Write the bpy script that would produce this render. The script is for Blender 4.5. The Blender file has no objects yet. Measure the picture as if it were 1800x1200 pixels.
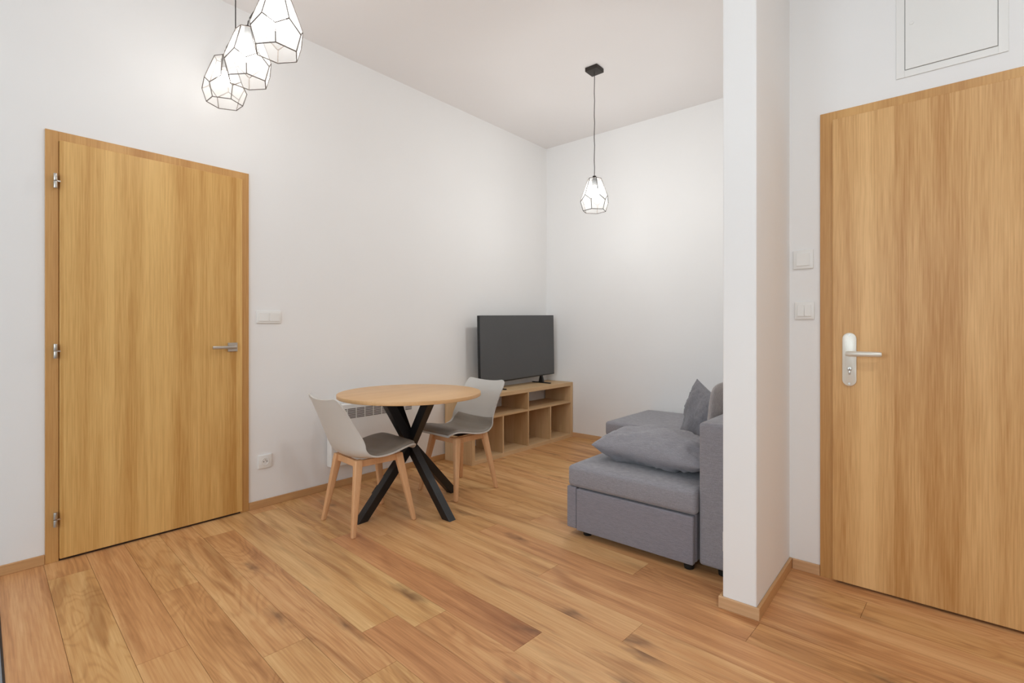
import bpy, bmesh, math, random
from mathutils import Vector, Matrix, noise as mnoise
PI = math.pi
random.seed(7)
scene = bpy.context.scene
COL = scene.collection

# ------------------------------------------------------------------ dimensions (metres)
CAM_X, CAM_H, CAM_F, CAM_YAW, CAM_SY = 3.2205, 1.1138, 878.38, 0.7073, 577.5
Y_BACK, Z_CEIL = 4.338, 3.05
X_PL, X_PR, Y_PF = 2.5618, 2.6874, 2.0675      # partition end: left face, right face, front face
Y_ENTRY, X_HALL, Y_FRONT = 2.625, 4.45, -2.7
BB_H, BB_T = 0.046, 0.013

# ------------------------------------------------------------------ materials
def s2l(c):
    return tuple(((x/255)/12.92 if x/255 <= .04045 else ((x/255+.055)/1.055)**2.4) for x in c)

def new_mat(name):
    m = bpy.data.materials.new(name); m.use_nodes = True
    nt = m.node_tree
    b = nt.nodes['Principled BSDF']
    return m, nt, b

def N(nt, t, **kw):
    n = nt.nodes.new(t)
    for k, v in kw.items():
        if k in n.inputs.keys(): n.inputs[k].default_value = v
        else: setattr(n, k, v)
    return n

def L(nt, a, ao, b, bi): nt.links.new(a.outputs[ao], b.inputs[bi])

def bump(nt, b, src, out, strength=.1, dist=.002):
    bp = N(nt, 'ShaderNodeBump'); bp.inputs['Strength'].default_value = strength
    bp.inputs['Distance'].default_value = dist
    L(nt, src, out, bp, 'Height'); L(nt, bp, 'Normal', b, 'Normal')

def plain(name, rgb, rough=.5, metal=0., spec=.5, var=.04, scale=8., bmp=0., bscale=200.):
    """procedural paint / plastic / metal: slight tonal variation and optional fine relief"""
    m, nt, b = new_mat(name)
    tc = N(nt, 'ShaderNodeTexCoord')
    nz = N(nt, 'ShaderNodeTexNoise', Scale=scale, Detail=3.)
    L(nt, tc, 'Object', nz, 'Vector')
    c = s2l(rgb)
    mx = N(nt, 'ShaderNodeMix'); mx.data_type = 'RGBA'
    mx.inputs[6].default_value = (*[x*(1-var) for x in c], 1)
    mx.inputs[7].default_value = (*[min(1, x*(1+var)) for x in c], 1)
    L(nt, nz, 'Fac', mx, 0); nt.links.new(mx.outputs[2], b.inputs['Base Color'])
    b.inputs['Roughness'].default_value = rough
    b.inputs['Metallic'].default_value = metal
    b.inputs['Specular IOR Level'].default_value = spec
    if bmp:
        n2 = N(nt, 'ShaderNodeTexNoise', Scale=bscale, Detail=2.)
        L(nt, tc, 'Object', n2, 'Vector'); bump(nt, b, n2, 'Fac', bmp, .001)
    return m

def wood(name, dark, light, along='Z', band=9., fine=160., rough=.45, cathedral=.35, contrast=1., lam=0., lamk=.55):
    """oak/beech with grain running along one object axis"""
    m, nt, b = new_mat(name)
    tc = N(nt, 'ShaderNodeTexCoord')
    def mapped(sa, sc, off=0.):
        mp = N(nt, 'ShaderNodeMapping')
        s = [sc, sc, sc]; s['XYZ'.index(along)] = sa
        mp.inputs['Scale'].default_value = s
        mp.inputs['Location'].default_value = (off, off*.7, off*1.3)
        L(nt, tc, 'Object', mp, 'Vector'); return mp
    m1 = mapped(.12, band*.62, 3.1)                       # lamella bands
    n1 = N(nt, 'ShaderNodeTexNoise', Scale=1., Detail=1.5); L(nt, m1, 'Vector', n1, 'Vector')
    m2 = mapped(5.5, fine, 1.)                            # fibres
    n2 = N(nt, 'ShaderNodeTexNoise', Scale=1., Detail=3.); L(nt, m2, 'Vector', n2, 'Vector')
    m3 = mapped(.55, 9., 7.)                              # cathedral arches
    n3 = N(nt, 'ShaderNodeTexNoise', Scale=1., Detail=1.); L(nt, m3, 'Vector', n3, 'Vector')
    mul = N(nt, 'ShaderNodeMath', operation='MULTIPLY'); mul.inputs[1].default_value = 26.
    L(nt, n3, 'Fac', mul, 0)
    fr = N(nt, 'ShaderNodeMath', operation='SINE'); nt.links.new(mul.outputs[0], fr.inputs[0])
    # combine
    def mad(src, out, k, add):
        q = N(nt, 'ShaderNodeMath', operation='MULTIPLY_ADD'); q.inputs[1].default_value = k
        L(nt, src, out, q, 0)
        if isinstance(add, float): q.inputs[2].default_value = add
        else: nt.links.new(add.outputs[0], q.inputs[2])
        return q
    bk = 1.5 if lam else 2.1
    a = mad(n1, 'Fac', bk*contrast, .5-bk/2*contrast-.55*contrast)
    a = mad(n2, 'Fac', 1.1*contrast, a)
    a = mad(fr, 0, .1*cathedral, a)
    if lam:                                               # glued veneer strips with their own tone
        sp = N(nt, 'ShaderNodeSeparateXYZ'); L(nt, tc, 'Object', sp, 'Vector')
        sm = N(nt, 'ShaderNodeMath', operation='ADD'); L(nt, sp, 'X', sm, 0); L(nt, sp, 'Y', sm, 1)
        dv = N(nt, 'ShaderNodeMath', operation='MULTIPLY_ADD'); dv.inputs[1].default_value = 1/lam; dv.inputs[2].default_value = .37
        nt.links.new(sm.outputs[0], dv.inputs[0])
        fl = N(nt, 'ShaderNodeMath', operation='FLOOR'); nt.links.new(dv.outputs[0], fl.inputs[0])
        wn = N(nt, 'ShaderNodeTexWhiteNoise'); wn.noise_dimensions = '1D'; nt.links.new(fl.outputs[0], wn.inputs['W'])
        q = N(nt, 'ShaderNodeMath', operation='MULTIPLY_ADD'); q.inputs[1].default_value = lamk; L(nt, wn, 'Value', q, 0)
        ofs = N(nt, 'ShaderNodeMath', operation='SUBTRACT'); nt.links.new(a.outputs[0], ofs.inputs[0]); ofs.inputs[1].default_value = lamk/2
        nt.links.new(ofs.outputs[0], q.inputs[2]); a = q
    cr = N(nt, 'ShaderNodeValToRGB')
    cr.color_ramp.elements[0].position = .05; cr.color_ramp.elements[0].color = (*s2l(dark), 1)
    cr.color_ramp.elements[1].position = .95; cr.color_ramp.elements[1].color = (*s2l(light), 1)
    nt.links.new(a.outputs[0], cr.inputs[0])
    L(nt, cr, 'Color', b, 'Base Color')
    b.inputs['Roughness'].default_value = rough
    b.inputs['Specular IOR Level'].default_value = .35
    bump(nt, b, n2, 'Fac', .12, .0008)
    return m

def floor_material():
    m, nt, b = new_mat('oak_floorboards')
    uv = N(nt, 'ShaderNodeUVMap'); uv.uv_map = 'board'
    at = N(nt, 'ShaderNodeAttribute'); at.attribute_name = 'board_rand'
    sep = N(nt, 'ShaderNodeSeparateColor'); L(nt, at, 'Color', sep, 'Color')
    off = N(nt, 'ShaderNodeVectorMath', operation='SCALE'); off.inputs['Scale'].default_value = 37.
    L(nt, at, 'Color', off, 0)
    base = N(nt, 'ShaderNodeVectorMath', operation='ADD'); L(nt, uv, 'UV', base, 0); nt.links.new(off.outputs[0], base.inputs[1])
    def noise(sx, sy, detail=2., dist=0., rough=.5):
        mp = N(nt, 'ShaderNodeMapping'); mp.inputs['Scale'].default_value = (sx, sy, 1)
        nt.links.new(base.outputs[0], mp.inputs['Vector'])
        n = N(nt, 'ShaderNodeTexNoise', Scale=1., Detail=detail, Distortion=dist, Roughness=rough)
        L(nt, mp, 'Vector', n, 'Vector'); return n
    def math_(op, a, b_=None, c=None):
        q = N(nt, 'ShaderNodeMath', operation=op)
        for i, v in enumerate((a, b_, c)):
            if v is None: continue
            if isinstance(v, (int, float)): q.inputs[i].default_value = v
            else: nt.links.new(v, q.inputs[i])
        return q.outputs[0]
    fine = noise(5., 150., 3.)
    band = noise(.9, 15., 2., .4)
    swirl = noise(1.6, 7., 1.5, .8)
    rings = math_('SINE', math_('MULTIPLY', swirl.outputs['Fac'], 75.))
    rings = math_('POWER', math_('MULTIPLY_ADD', rings, .5, .5), 3.)
    # which boards are crown cut (show arches)
    crown = math_('GREATER_THAN', sep.outputs['Green'], .5)
    ringamt = math_('MULTIPLY', rings, math_('MULTIPLY_ADD', crown, .13, .03))
    # smoky mineral streaks
    streak = noise(1.3, 9., 3., 1.2)
    st = N(nt, 'ShaderNodeMapRange'); st.inputs['From Min'].default_value = .53; st.inputs['From Max'].default_value = .76
    nt.links.new(streak.outputs['Fac'], st.inputs['Value'])
    # knots
    vm = N(nt, 'ShaderNodeMapping'); vm.inputs['Scale'].default_value = (1.5, 4.6, 1)
    wob = noise(9., 22., 2.)
    wv = N(nt, 'ShaderNodeVectorMath', operation='MULTIPLY_ADD'); wv.inputs[1].default_value = (.22, .1, 0)
    nt.links.new(wob.outputs['Color'], wv.inputs[0]); nt.links.new(base.outputs[0], wv.inputs[2])
    nt.links.new(wv.outputs[0], vm.inputs['Vector'])
    vo = N(nt, 'ShaderNodeTexVoronoi', Scale=1.); vo.voronoi_dimensions = '2D'; L(nt, vm, 'Vector', vo, 'Vector')
    k1 = N(nt, 'ShaderNodeMapRange'); k1.inputs['From Min'].default_value = .20; k1.inputs['From Max'].default_value = .02
    L(nt, vo, 'Distance', k1, 'Value')
    ksel = N(nt, 'ShaderNodeSeparateColor'); L(nt, vo, 'Color', ksel, 'Color')
    kon = math_('GREATER_THAN', ksel.outputs['Red'], .72)
    knot = math_('MULTIPLY', math_('POWER', k1.outputs['Result'], 1.5), kon)
    # colour
    val = math_('MULTIPLY_ADD', band.outputs['Fac'], 1.05, -.53)
    val = math_('ADD', val, math_('MULTIPLY_ADD', fine.outputs['Fac'], .75, -.37))
    val = math_('ADD', val, math_('MULTIPLY_ADD', sep.outputs['Red'], .42, .37))
    val = math_('SUBTRACT', val, ringamt)
    cr = N(nt, 'ShaderNodeValToRGB')
    e = cr.color_ramp.elements
    e[0].position = 0.; e[0].color = (*s2l((162, 109, 65)), 1)
    e[1].position = 1.; e[1].color = (*s2l((233, 189, 134)), 1)
    n_ = cr.color_ramp.elements.new(.5); n_.color = (*s2l((207, 152, 100)), 1)
    nt.links.new(val, cr.inputs[0])
    # hue shift per board (redder / yellower)
    hs = N(nt, 'ShaderNodeHueSaturation'); L(nt, cr, 'Color', hs, 'Color')
    nt.links.new(math_('MULTIPLY_ADD', sep.outputs['Blue'], .012, .494), hs.inputs['Hue'])
    mx = N(nt, 'ShaderNodeMix'); mx.data_type = 'RGBA'; mx.blend_type = 'MULTIPLY'
    nt.links.new(math_('MULTIPLY', st.outputs['Result'], .78), mx.inputs[0])
    L(nt, hs, 'Color', mx, 6); mx.inputs[7].default_value = (.52, .40, .33, 1)
    mk = N(nt, 'ShaderNodeMix'); mk.data_type = 'RGBA'
    nt.links.new(math_('MULTIPLY', knot, .62), mk.inputs[0])
    nt.links.new(mx.outputs[2], mk.inputs[6]); mk.inputs[7].default_value = (*s2l((92, 62, 45)), 1)
    nt.links.new(mk.outputs[2], b.inputs['Base Color'])
    b.inputs['Roughness'].default_value = .42
    b.inputs['Specular IOR Level'].default_value = .32
    bump(nt, b, fine, 'Fac', .1, .001)
    return m

def fabric(name, rgb, var=.10):
    m, nt, b = new_mat(name)
    tc = N(nt, 'ShaderNodeTexCoord')
    n1 = N(nt, 'ShaderNodeTexNoise', Scale=260., Detail=2.); L(nt, tc, 'Object', n1, 'Vector')
    mp = N(nt, 'ShaderNodeMapping'); mp.inputs['Scale'].default_value = (40, 40, 500); L(nt, tc, 'Object', mp, 'Vector')
    n2 = N(nt, 'ShaderNodeTexNoise', Scale=1., Detail=1.); L(nt, mp, 'Vector', n2, 'Vector')
    ad = N(nt, 'ShaderNodeMath', operation='ADD'); L(nt, n1, 'Fac', ad, 0); L(nt, n2, 'Fac', ad, 1)
    cr = N(nt, 'ShaderNodeValToRGB'); c = s2l(rgb)
    cr.color_ramp.elements[0].position = .3; cr.color_ramp.elements[0].color = (*[x*(1-var*2.2) for x in c], 1)
    cr.color_ramp.elements[1].position = .75; cr.color_ramp.elements[1].color = (*[x*(1+var*2.2) for x in c], 1)
    hf = N(nt, 'ShaderNodeMath', operation='MULTIPLY'); hf.inputs[1].default_value = .5
    nt.links.new(ad.outputs[0], hf.inputs[0]); nt.links.new(hf.outputs[0], cr.inputs[0])
    L(nt, cr, 'Color', b, 'Base Color')
    b.inputs['Roughness'].default_value = .92
    b.inputs['Specular IOR Level'].default_value = .15
    b.inputs['Sheen Weight'].default_value = .25
    bump(nt, b, ad, 0, .25, .001)
    return m

def shade_material(name, lo, hi, dif):
    """thin opal glass of the pendant shades"""
    m = bpy.data.materials.new(name); m.use_nodes = True
    nt = m.node_tree; nt.nodes.clear()
    out = N(nt, 'ShaderNodeOutputMaterial')
    tl = N(nt, 'ShaderNodeBsdfTranslucent'); tl.inputs['Color'].default_value = (.95, .93, .90, 1)
    tp = N(nt, 'ShaderNodeBsdfTransparent'); tp.inputs['Color'].default_value = (.97, .96, .95, 1)
    df = N(nt, 'ShaderNodeBsdfPrincipled'); df.inputs['Base Color'].default_value = (.9, .89, .87, 1); df.inputs['Roughness'].default_value = .2
    tc = N(nt, 'ShaderNodeTexCoord'); nz = N(nt, 'ShaderNodeTexNoise', Scale=25.); L(nt, tc, 'Object', nz, 'Vector')
    mr = N(nt, 'ShaderNodeMapRange'); mr.inputs['To Min'].default_value = lo; mr.inputs['To Max'].default_value = hi
    L(nt, nz, 'Fac', mr, 'Value')
    a = N(nt, 'ShaderNodeMixShader'); L(nt, mr, 'Result', a, 0)
    L(nt, tp, 0, a, 1); L(nt, tl, 0, a, 2)
    c = N(nt, 'ShaderNodeMixShader'); c.inputs[0].default_value = dif
    L(nt, a, 0, c, 1); L(nt, df, 0, c, 2); L(nt, c, 0, out, 'Surface')
    return m

def emit_material(name, rgb, strength):
    m = bpy.data.materials.new(name); m.use_nodes = True
    nt = m.node_tree; nt.nodes.clear()
    out = N(nt, 'ShaderNodeOutputMaterial'); e = N(nt, 'ShaderNodeEmission')
    e.inputs['Color'].default_value = (*rgb, 1); e.inputs['Strength'].default_value = strength
    tp = N(nt, 'ShaderNodeBsdfTransparent'); ad = N(nt, 'ShaderNodeAddShader')   # clear envelope around the glow
    L(nt, e, 0, ad, 0); L(nt, tp, 0, ad, 1); L(nt, ad, 0, out, 'Surface'); return m

def pane_material():
    m = bpy.data.materials.new('window_glass'); m.use_nodes = True
    nt = m.node_tree; nt.nodes.clear()
    out = N(nt, 'ShaderNodeOutputMaterial')
    tp = N(nt, 'ShaderNodeBsdfTransparent'); gl = N(nt, 'ShaderNodeBsdfGlossy'); gl.inputs['Roughness'].default_value = .02
    mx = N(nt, 'ShaderNodeMixShader'); mx.inputs[0].default_value = .06
    L(nt, tp, 0, mx, 1); L(nt, gl, 0, mx, 2); L(nt, mx, 0, out, 'Surface'); return m

M = {}
M['wall'] = plain('white_wall_paint', (243, 241, 239), .85, var=.012, scale=2.5, bmp=.06, bscale=260, spec=.2)
M['ceil'] = plain('ceiling_paint', (240, 236, 234), .9, var=.01, scale=2., bmp=.04, bscale=260, spec=.2)
M['floor'] = floor_material()
M['door_left'] = wood('oak_veneer_golden', (196, 144, 76), (233, 189, 119), 'Z', 11., 190., .4, 1., lam=.097)
M['door_entry'] = wood('oak_veneer_honey', (188, 135, 76), (232, 187, 128), 'Z', 11., 190., .4, 1., lam=.112, lamk=.38)
M['frame'] = wood('oak_veneer_frame', (190, 138, 80), (216, 168, 106), 'Z', 14., 170., .42, .4)
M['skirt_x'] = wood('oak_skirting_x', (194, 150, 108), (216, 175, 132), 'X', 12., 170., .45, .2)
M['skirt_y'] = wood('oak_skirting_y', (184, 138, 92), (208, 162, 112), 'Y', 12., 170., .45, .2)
M['top'] = wood('oak_table_top', (214, 168, 118), (232, 190, 140), 'Y', 10., 170., .38, .4, .8)
M['shelf'] = wood('pale_oak_board', (196, 160, 116), (221, 187, 144), 'Y', 10., 150., .5, .3)
M['shelf_v'] = wood('pale_oak_board_upright', (196, 160, 116), (221, 187, 144), 'Z', 10., 150., .5, .3)
M['beech'] = wood('beech_wood', (212, 160, 114), (232, 184, 138), 'Z', 16., 200., .4, .2, .8)
M['shell'] = plain('warm_grey_plastic', (208, 204, 198), .42, var=.015)
M['pad'] = plain('taupe_leatherette', (134, 124, 112), .5, var=.05, scale=14, bmp=.18, bscale=90)
M['black'] = plain('black_powder_coat', (22, 22, 24), .38, var=.1)
M['bronze'] = plain('dark_bronze_metal', (62, 56, 52), .45, metal=.6, var=.1)
M['cord'] = plain('dark_textile_cord', (70, 64, 60), .8, var=.1)
M['tv_black'] = plain('black_gloss_plastic', (18, 18, 20), .3, var=.05)
M['fabric'] = fabric('grey_woven_fabric', (147, 144, 149))
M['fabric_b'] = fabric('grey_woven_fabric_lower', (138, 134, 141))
M['fabric_d'] = fabric('darker_grey_woven_fabric', (124, 122, 127))
M['fabric_l'] = fabric('light_grey_woven_fabric', (168, 160, 158))
M['nickel'] = plain('brushed_nickel', (196, 190, 182), .32, metal=1., var=.04)
M['alu'] = plain('champagne_aluminium', (226, 220, 208), .35, metal=.35, var=.02)
M['white'] = plain('white_plastic', (240, 238, 234), .35, var=.01)
M['enamel'] = plain('white_enamel', (238, 235, 230), .4, var=.01)
M['slot'] = plain('dark_grille_slot', (96, 84, 78), .7, var=.05)
M['hatch'] = plain('white_lacquered_steel', (238, 236, 232), .45, var=.01)
M['gap'] = plain('dark_joint_and_gap_shade', (60, 44, 32), .8, var=.1)  # shade colour for door gaps, also floor joints and edge strip
M['hole'] = plain('black_rubber', (20, 19, 18), .7, var=.1)
M['tile'] = plain('grey_tile', (142, 146, 150), .4, var=.08, scale=5)
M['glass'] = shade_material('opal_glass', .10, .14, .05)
M['glass_low_glow'] = shade_material('opal_glass_low_glow', .009, .015, .008)  # same glass with scattering cut to hold down the stronger lamp's glow
M['wire_dark'] = plain('edge_wire_darkened_for_glow', (58, 52, 48), .9, spec=.05, var=.08)  # wire darkened so the strong bulb does not wash it out
M['wire'] = plain('glow_lightened_bronze_wire', (112, 102, 95), .5, metal=.3, var=.08)  # bronze lightened to carry the glow of the lit glass
M['bulb'] = emit_material('lit_bulb', (1., .96, .91), 7.)
M['pane'] = pane_material()
sc_m, nt_, b_ = new_mat('matt_tv_screen')
tc_ = N(nt_, 'ShaderNodeTexCoord'); nz_ = N(nt_, 'ShaderNodeTexNoise', Scale=3.); L(nt_, tc_, 'Object', nz_, 'Vector')
cr_ = N(nt_, 'ShaderNodeValToRGB'); cr_.color_ramp.elements[0].color = (*s2l((78, 78, 78)), 1); cr_.color_ramp.elements[1].color = (*s2l((86, 86, 86)), 1)
L(nt_, nz_, 'Fac', cr_, 0); L(nt_, cr_, 'Color', b_, 'Base Color')
b_.inputs['Roughness'].default_value = .45; b_.inputs['Specular IOR Level'].default_value = .45
M['screen'] = sc_m

# ------------------------------------------------------------------ mesh helpers
class MB:
    def __init__(s): s.bm = bmesh.new()
    def box(s, x0, y0, z0, x1, y1, z1, bev=0., seg=2):
        b = bmesh.new()
        bmesh.ops.create_cube(b, size=1)
        bmesh.ops.scale(b, vec=(abs(x1-x0), abs(y1-y0), abs(z1-z0)), verts=b.verts)
        bmesh.ops.translate(b, vec=((x0+x1)/2, (y0+y1)/2, (z0+z1)/2), verts=b.verts)
        if bev: bmesh.ops.bevel(b, geom=b.edges[:], offset=bev, segments=seg, profile=.5, affect='EDGES')
        s.add(b); return s
    def add(s, b, mat=None):
        if mat is not None: bmesh.ops.transform(b, matrix=mat, verts=b.verts)
        me = bpy.data.meshes.new('t'); b.to_mesh(me); b.free(); s.bm.from_mesh(me); bpy.data.meshes.remove(me)
    def hexa(s, bot, top, bev=0., seg=2):
        """8-corner solid from two quads"""
        b = bmesh.new()
        v = [b.verts.new(p) for p in list(bot)+list(top)]
        b.faces.new(v[3::-1]); b.faces.new(v[4:])
        for i in range(4): b.faces.new((v[i], v[(i+1) % 4], v[4+(i+1) % 4], v[4+i]))
        bmesh.ops.recalc_face_normals(b, faces=b.faces)
        if bev: bmesh.ops.bevel(b, geom=b.edges[:], offset=bev, segments=seg, profile=.5, affect='EDGES')
        s.add(b); return s
    def cyl(s, p, r, h, axis='Z', seg=24, r2=None, bev=0.):
        b = bmesh.new()
        bmesh.ops.create_cone(b, cap_ends=True, segments=seg, radius1=r, radius2=r if r2 is None else r2, depth=h)
        if bev:
            ed = [e for e in b.edges if len(e.link_faces) == 2 and any(len(f.verts) > 4 for f in e.link_faces)]
            bmesh.ops.bevel(b, geom=ed, offset=bev, segments=2, profile=.5, affect='EDGES')
        rot = {'Z': Matrix(), 'X': Matrix.Rotation(PI/2, 4, 'Y'), 'Y': Matrix.Rotation(-PI/2, 4, 'X')}[axis]
        s.add(b, Matrix.Translation(p) @ rot); return s
    def tube(s, pts, r, seg=8, cap=True):
        pts = [Vector(p) for p in pts]; b = bmesh.new(); rings = []
        for i, p in enumerate(pts):
            d = (pts[min(i+1, len(pts)-1)]-pts[max(i-1, 0)]).normalized()
            up = Vector((0, 0, 1)) if abs(d.z) < .95 else Vector((1, 0, 0))
            a = d.cross(up).normalized(); c = d.cross(a)
            rr = r[i] if isinstance(r, (list, tuple)) else r
            rings.append([b.verts.new(p+(a*math.cos(t)+c*math.sin(t))*rr) for t in [2*PI*k/seg for k in range(seg)]])
        for A_, B_ in zip(rings, rings[1:]):
            for k in range(seg): b.faces.new((A_[k], A_[(k+1) % seg], B_[(k+1) % seg], B_[k]))
        if cap: b.faces.new(rings[0][::-1]); b.faces.new(rings[-1])
        bmesh.ops.recalc_face_normals(b, faces=b.faces)
        s.add(b); return s
    def sphere(s, p, r, sc=(1, 1, 1), u=24, v=14):
        b = bmesh.new(); bmesh.ops.create_uvsphere(b, u_segments=u, v_segments=v, radius=r)
        s.add(b, Matrix.Translation(p) @ Matrix.Diagonal((*sc, 1))); return s
    def prism(s, poly, y0, y1, plane='XZ', bev=0.):
        """extrude a 2-D outline; plane XZ extrudes along Y, YZ along X, XY along Z"""
        b = bmesh.new()
        def P(a, c, d): return {'XZ': (a, d, c), 'YZ': (d, a, c), 'XY': (a, c, d)}[plane]
        v0 = [b.verts.new(P(a, c, y0)) for a, c in poly]; v1 = [b.verts.new(P(a, c, y1)) for a, c in poly]
        b.faces.new(v0); b.faces.new(v1[::-1]); n = len(poly)
        for i in range(n): b.faces.new((v0[i], v1[i], v1[(i+1) % n], v0[(i+1) % n]))
        bmesh.ops.recalc_face_normals(b, faces=b.faces)
        if bev:
            bmesh.ops.bevel(b, geom=b.edges[:], offset=bev, segments=2, profile=.5, affect='EDGES')
        s.add(b); return s
    def grid(s, f, nu, nv, flip=False):
        b = bmesh.new()
        V = [[b.verts.new(f(i/nu, j/nv)) for j in range(nv+1)] for i in range(nu+1)]
        for i in range(nu):
            for j in range(nv):
                q = (V[i][j], V[i+1][j], V[i+1][j+1], V[i][j+1])
                b.faces.new(q[::-1] if flip else q)
        s.add(b); return s
    def build(s, name, mat, parent=None, smooth=False, origin=None, label=None):
        me = bpy.data.meshes.new(name)
        bm = s.bm
        bmesh.ops.remove_doubles(bm, verts=bm.verts, dist=1e-5)
        org = Vector(origin) if origin is not None else None
        if org is None and parent is None:
            xs = [v.co for v in bm.verts]
            org = Vector(((min(v.x for v in xs)+max(v.x for v in xs))/2, (min(v.y for v in xs)+max(v.y for v in xs))/2, min(v.z for v in xs)))
        if org is not None: bmesh.ops.translate(bm, vec=-org, verts=bm.verts)
        bm.to_mesh(me); bm.free()
        if mat: me.materials.append(mat)
        if smooth is True:
            for p in me.polygons: p.use_smooth = True
        elif smooth:
            for p in me.polygons: p.use_smooth = True
            me.set_sharp_from_angle(angle=smooth)
        o = bpy.data.objects.new(name, me); COL.objects.link(o)
        if parent: o.parent = parent
        if org is not None: o.location = org
        if label: o['label'] = label
        return o

def tag(o, label=None, cat=None, group=None, kind=None):
    if label: o['label'] = label
    if cat: o['category'] = cat
    if group: o['group'] = group
    if kind: o['kind'] = kind
    return o

def thing(name, label, cat, loc=(0, 0, 0), rz=0., group=None, kind=None):
    """an Empty at the base of a thing; its parts are modelled relative to it"""
    o = bpy.data.objects.new(name, None); COL.objects.link(o)
    o.empty_display_size = .1; o.location = loc; o.rotation_euler = (0, 0, rz)
    return tag(o, label, cat, group, kind)

def copy_tree(o, parent=None):
    kids = list(o.children)
    c = o.copy(); COL.objects.link(c); c.parent = parent
    for k in kids: copy_tree(k, c)
    return c

def catmull(P, t):
    n = len(P)-1; x = t*n; i = min(int(x), n-1); f = x-i
    g = lambda k: P[max(0, min(n, k))]
    p0, p1, p2, p3 = g(i-1), g(i), g(i+1), g(i+2)
    return [.5*((2*b)+(-a+c)*f+(2*a-5*b+4*c-d)*f*f+(-a+3*b-3*c+d)*f**3) for a, b, c, d in zip(p0, p1, p2, p3)]

# ================================================================== THE ROOM
T = .15
def struct(mb, name, mat, label, cat='wall', smooth=False):
    return tag(mb.build(name, mat, smooth=smooth), label, cat, kind='structure')

struct(MB().box(-T, Y_FRONT, 0, 0, Y_BACK+T, Z_CEIL), 'wall_left', M['wall'], 'long white wall behind the round table')
struct(MB().box(0, Y_BACK, 0, X_PL, Y_BACK+T, Z_CEIL), 'wall_back', M['wall'], 'white end wall behind the television and sofa')
struct(MB().box(X_PL, Y_PF, 0, X_PR, Y_BACK+T, Z_CEIL, .006), 'wall_partition', M['wall'], 'white partition wall ending like a pillar beside the sofa')
struct(MB().box(X_PR, Y_ENTRY, 0, X_HALL+T, Y_ENTRY+T, Z_CEIL), 'wall_entry', M['wall'], 'white wall around the entrance door')
struct(MB().box(X_HALL, Y_FRONT, 0, X_HALL+T, Y_ENTRY, Z_CEIL), 'wall_right', M['wall'], 'white side wall behind the viewer')
struct(MB().box(-T, Y_FRONT-T, Z_CEIL, X_HALL+T, Y_BACK+T, Z_CEIL+.1), 'ceiling', M['ceil'], 'plain white ceiling above the whole room', 'ceiling')

# front wall (behind the viewer) with two window openings
WIN = ((.55, 1.95), (2.45, 3.85)); WZ = (.85, 2.65)
mb = MB()
xs = [-T, WIN[0][0], WIN[0][1], WIN[1][0], WIN[1][1], X_HALL+T]
for i in (0, 2, 4): mb.box(xs[i], Y_FRONT-T, 0, xs[i+1], Y_FRONT, Z_CEIL)
for a, c in WIN:
    mb.box(a, Y_FRONT-T, 0, c, Y_FRONT, WZ[0]); mb.box(a, Y_FRONT-T, WZ[1], c, Y_FRONT, Z_CEIL)
struct(mb, 'wall_front', M['wall'], 'white window wall behind the viewer')
for i, (a, c) in enumerate(WIN):
    w = thing('window_%d' % (i+1), ('left' if i == 0 else 'right')+' white framed window in the wall behind the viewer', 'window', (0, 0, 0), kind='structure')
    yf0, yf1 = Y_FRONT-.12, Y_FRONT-.05; mid = (a+c)/2
    f = MB()
    for x0, x1 in ((a, a+.06), (c-.06, c), (mid-.04, mid+.04)): f.box(x0, yf0, WZ[0], x1, yf1, WZ[1], .004)
    for z0, z1 in ((WZ[0], WZ[0]+.06), (WZ[1]-.06, WZ[1])): f.box(a+.06, yf0+.001, z0, c-.06, yf1-.001, z1, .004)
    f.build('window_frame', M['white'], w)
    for x0, x1 in ((a+.06, mid-.04), (mid+.04, c-.06)):
        MB().box(x0, yf0+.03, WZ[0]+.06, x1, yf0+.036, WZ[1]-.06).build('window_pane', M['pane'], w)

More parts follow.
